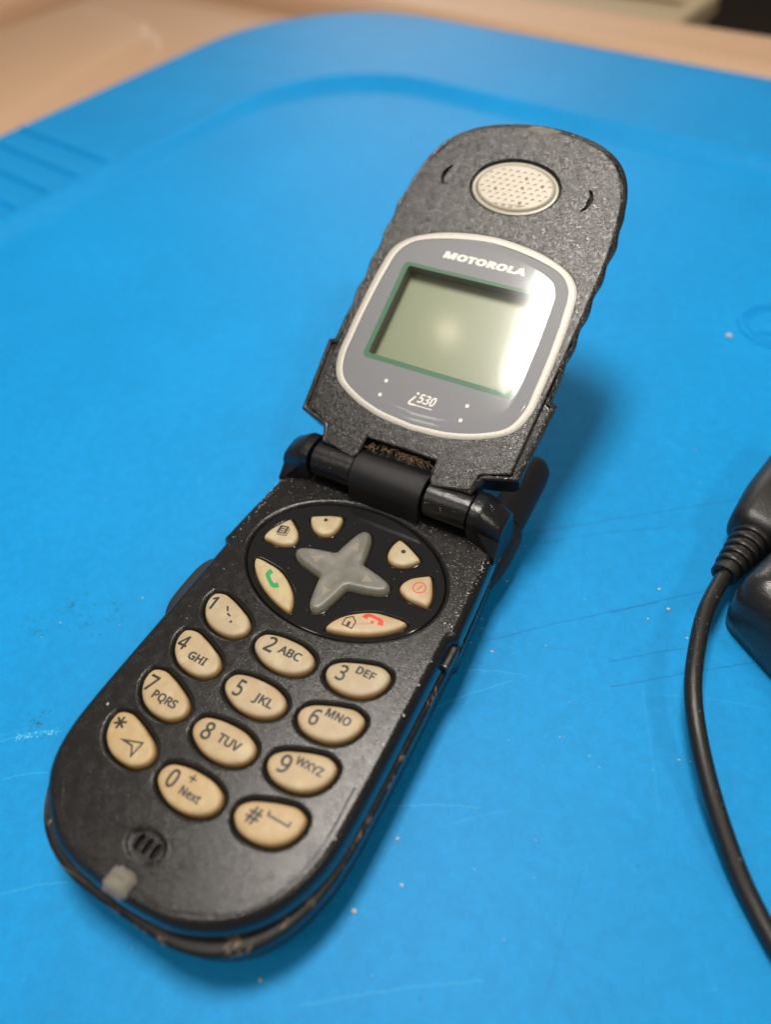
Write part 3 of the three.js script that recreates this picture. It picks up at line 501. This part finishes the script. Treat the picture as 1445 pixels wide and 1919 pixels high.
// ───────── antenna stub at the rear right, side button at the left
{
  const ant = new THREE.Group(); ant.name = 'antenna'; phone.add(ant);
  const lathe = (pts) => { const g = new THREE.LatheGeometry(pts.map(V2), 40); return toCreasedNormals(g, 0.6); }; // along y
  add('antenna_base', lathe([[0.01, -10.5], [1.6, -9.2], [3.2, -5.5], [4.3, -0.5], [4.6, 4], [4.5, 9], [4.25, 10.8], [3.7, 11.1]]).translate(21.9, 0, -8.4), M.rubber, ant);
  add('antenna_stub', lathe([[3.7, 11.0], [4.15, 11.25], [4.1, 18], [3.95, 27], [3.6, 29.6], [2.6, 31.2], [1.2, 31.9], [0.01, 32]]).translate(21.4, 0, -7.9), M.rubber, ant);
  const b = new THREE.SphereGeometry(1, 40, 28); const p = b.attributes.position;
  for (let i = 0; i < p.count; i++) { const f = (v, e) => Math.sign(v) * Math.abs(v) ** e; p.setXYZ(i, f(p.getX(i), 0.8) * 4.1 - 25.6, f(p.getY(i), 0.62) * 8.8 - 32.5, f(p.getZ(i), 0.7) * 3.4 - 6.5); }
  b.computeVertexNormals();
  add('side_button', b, M.rubber, phone);
  const v = new RoundedBoxGeometry(1.6, 5.2, 1.8, 3, 0.6); v.translate(26.1, -24.4, -3.4);
  add('side_catch', v, M.shell, phone);
}
{ // dust on the keypad half: thickest by the hinge and along the edges
  const bits = [], base = new THREE.IcosahedronGeometry(1, 0);
  const put = (x, y, z, r) => { const g = base.clone(); g.scale(r * rr(0.7, 1.4), r * rr(0.7, 1.3), r * rr(0.4, 0.8)); g.rotateZ(rr(0, 3)); g.translate(x, y, z); bits.push(g); };
  const inKey = (x, y) => ((x / 21.5) ** 2 + ((y + 17.4) / 15.8) ** 2 < 1) || keys.some((k) => k.o.some((p) => Math.hypot(p[0] - x, p[1] - y) < 1.2));
  for (let i = 0; i < 520; i++) { const x = rr(-24, 24), y = -1.2 - 40 * rnd() ** 2.2; if (!inKey(x, y)) put(x, y, 0.02, rr(0.03, 0.085)); }
  for (let i = 0; i < 130; i++) { const x = rr(15, 24), y = rr(-16, -3); if (!inKey(x, y)) put(x, y, 0.02, rr(0.03, 0.09)); }
  for (let i = 0; i < 90; i++) { const y = rr(-21, -3.5), s = rnd() < 0.6 ? 1 : -1; put(s * (24.2 + rr(-0.6, 0.4) - (y + 20) * -0.0), y, 0.0, rr(0.04, 0.14)); }
  for (let i = 0; i < 120; i++) { const x = rr(-18, 18), t = rr(0.5, 2.4); put(x, AY - 4.25 * Math.cos(t), AZ + (Math.abs(x) < 8 ? 4.4 : 3.32) * Math.sin(t), rr(0.03, 0.07)); }
  for (let i = 0; i < 120; i++) { const x = rr(19, 24), t = rr(0.6, 2.0), k = 1 - ((x - 18) / 8) ** 3; put(x, AY - 3.7 * Math.cos(t), 3.75 * k + 4.25 * k * Math.sin(t), rr(0.04, 0.11)); }
  for (let i = 0; i < 60; i++) { const a = rnd() * 6.3, k = rr(0.2, 0.97); put(20.4 * k * Math.cos(a), -17.4 + 14.7 * k * Math.sin(a), -0.3, rr(0.03, 0.07)); }
  for (const [x, y, r] of [[24.2, -28, 0.16], [24.3, -33, 0.2], [24, -45, 0.26], [23.8, -50.5, 0.22], [24.5, -61, 0.2], [-22, -60.5, 0.25], [-20, -33, 0.12], [24.6, -39, 0.2], [23, -20, 0.2]]) put(x, y, 0.05, r);
  const m = add('dust_specks', merge(bits), M.dust, phone); m.userData.kind = 'stuff';
}

// ───────── crumbs on the tote lid
{
  const bits = [], base = new THREE.IcosahedronGeometry(1, 0);
  const put = (x, y, r) => { const g = base.clone(); g.scale(r * rr(0.8, 1.4), r * rr(0.7, 1.2), r * 0.6); g.rotateZ(rr(0, 3)); g.translate(x, y, -16 + r * 0.4); bits.push(g); };
  [[30, -13, 0.36], [22, 8, 0.4], [26, 4, 0.2], [25, -7, 0.22], [30, -53, 0.3], [29, -66, 0.38], [21, -81, 0.34], [34, -59, 0.25], [49, 107, 0.8], [-55, -48, 0.2], [-43, -35, 0.2], [55, 16, 0.3], [58, 12, 0.4], [55, 8, 0.2], [63, 7, 0.25], [68, -18, 0.2], [26, -9, 0.16]].forEach((p) => put(...p));
  for (let i = 0; i < 70; i++) put(rr(-70, 70), rr(-90, 60), rr(0.06, 0.14));
  const m = add('crumbs', merge(bits), M.dust, scene); m.userData = { kind: 'stuff', label: 'tiny white crumbs scattered on the blue lid', category: 'crumbs' };
}

// ───────── charger cable and power adapter at the right edge
{
  const cb = thing('charging_cable', 'black round charging cable curving along the right edge, with ribbed strain relief', 'cable');
  const pts = [[67.2, 27, -9], [65.5, 20, -8.8], [64.1, 9, -8.2], [64.6, 0, -8], [66.0, -8, -8.2], [68.6, -14.8, -9], [72.6, -22, -10.6], [77.2, -28.6, -12.4], [82.5, -35, -14], [92, -44, -14.4], [106, -52, -14.4]].map((p) => new THREE.Vector3(...p));
  add('cord', new THREE.TubeGeometry(new THREE.CatmullRomCurve3(pts, false, 'centripetal'), 140, 1.55, 20), M.cord, cb);
  const cv = new THREE.CatmullRomCurve3(pts, false, 'centripetal'), spk = [];
  for (let i = 0; i < 90; i++) { const p = cv.getPoint(rr(0.05, 0.85)), a = rr(0.3, 2.8), r = rr(0.025, 0.06), q = new THREE.IcosahedronGeometry(1, 0); q.scale(r, r * rr(0.8, 2), r * 0.6); q.translate(p.x + 1.55 * Math.cos(a), p.y, p.z + 1.55 * Math.sin(a)); spk.push(q); }
  add('dust_specks', merge(spk), M.dust, cb).userData.kind = 'stuff';
  const axis = (g) => { g.rotateZ(-0.25); g.translate(65.9, 22, -9); return g; };
  const pr = [[1.7, -2.6], [2.6, -2.5], [2.75, -1.2]]; for (let i = 0; i < 5; i++) { const r = 2.9 + i * 0.24, y = -0.9 + i * 2.1; pr.push([r - 0.55, y], [r - 0.5, y + 0.7], [r + 0.05, y + 0.85], [r + 0.2, y + 1.3], [r + 0.1, y + 1.9]); } pr.push([3.9, 9.8]);
  add('strain_relief', toCreasedNormals(axis(new THREE.LatheGeometry(pr.map(V2), 36)), 0.5), M.cord, cb);
  const sec = rrectXZ(4.9, 4.4, 3.2), rings = [[9.2, 0.6], [9.6, 0.9], [10.4, 1.1], [12, 1.22], [20, 1.42], [40, 1.5], [41.5, 1.35]].map(([y, k]) => sec.map(([x, z]) => [x * k, y, z * k]));
  add('cable_plug', axis(loftRings(rings, { capA: false, crease: 0.8 })), M.cord, cb);
  const ad = thing('power_adapter', 'dark grey rounded power adapter block cut by the right edge', 'power adapter');
  const rc = (poly, r) => { const o = []; poly.forEach((p, i) => { const a = poly[(i + poly.length - 1) % poly.length], b = poly[(i + 1) % poly.length]; const u = [a[0] - p[0], a[1] - p[1]], v = [b[0] - p[0], b[1] - p[1]], lu = Math.hypot(...u), lv = Math.hypot(...v); for (let k = 0; k <= 8; k++) { const t = k / 8, A = [p[0] + u[0] / lu * r * (1 - t), p[1] + u[1] / lu * r * (1 - t)], B = [p[0] + v[0] / lv * r * t, p[1] + v[1] / lv * r * t]; o.push([A[0] * (1 - t) + B[0] * t, A[1] * (1 - t) + B[1] * t]); } }); return o; };
  const ao = dense(ccw(rc([[67.3, 13.5], [76.5, 38], [120, 38], [120, -20], [84, 1]], 4)), 2);
  add('adapter_body', loft(ao, [[-1.2, -15.99], [-0.2, -15], [0.2, -12], [0.3, -7], [-0.2, -3], [-1.2, -1.2], [-2.8, -0.2], [-5, 0.2]], { capB: true, crease: 1 }), M.adapter, ad);
}
function rrectXZ(a, b, r) { const o = []; [[1, 1, 0], [-1, 1, 90], [-1, -1, 180], [1, -1, 270]].forEach(([sx, sz, d]) => { for (let i = 0; i <= 8; i++) { const t = (d + 90 * i / 8) * Math.PI / 180; o.push([sx * (a - r) + r * Math.cos(t), sz * (b - r) + r * Math.sin(t)]); } }); return o; }

renderer.render(scene, camera);
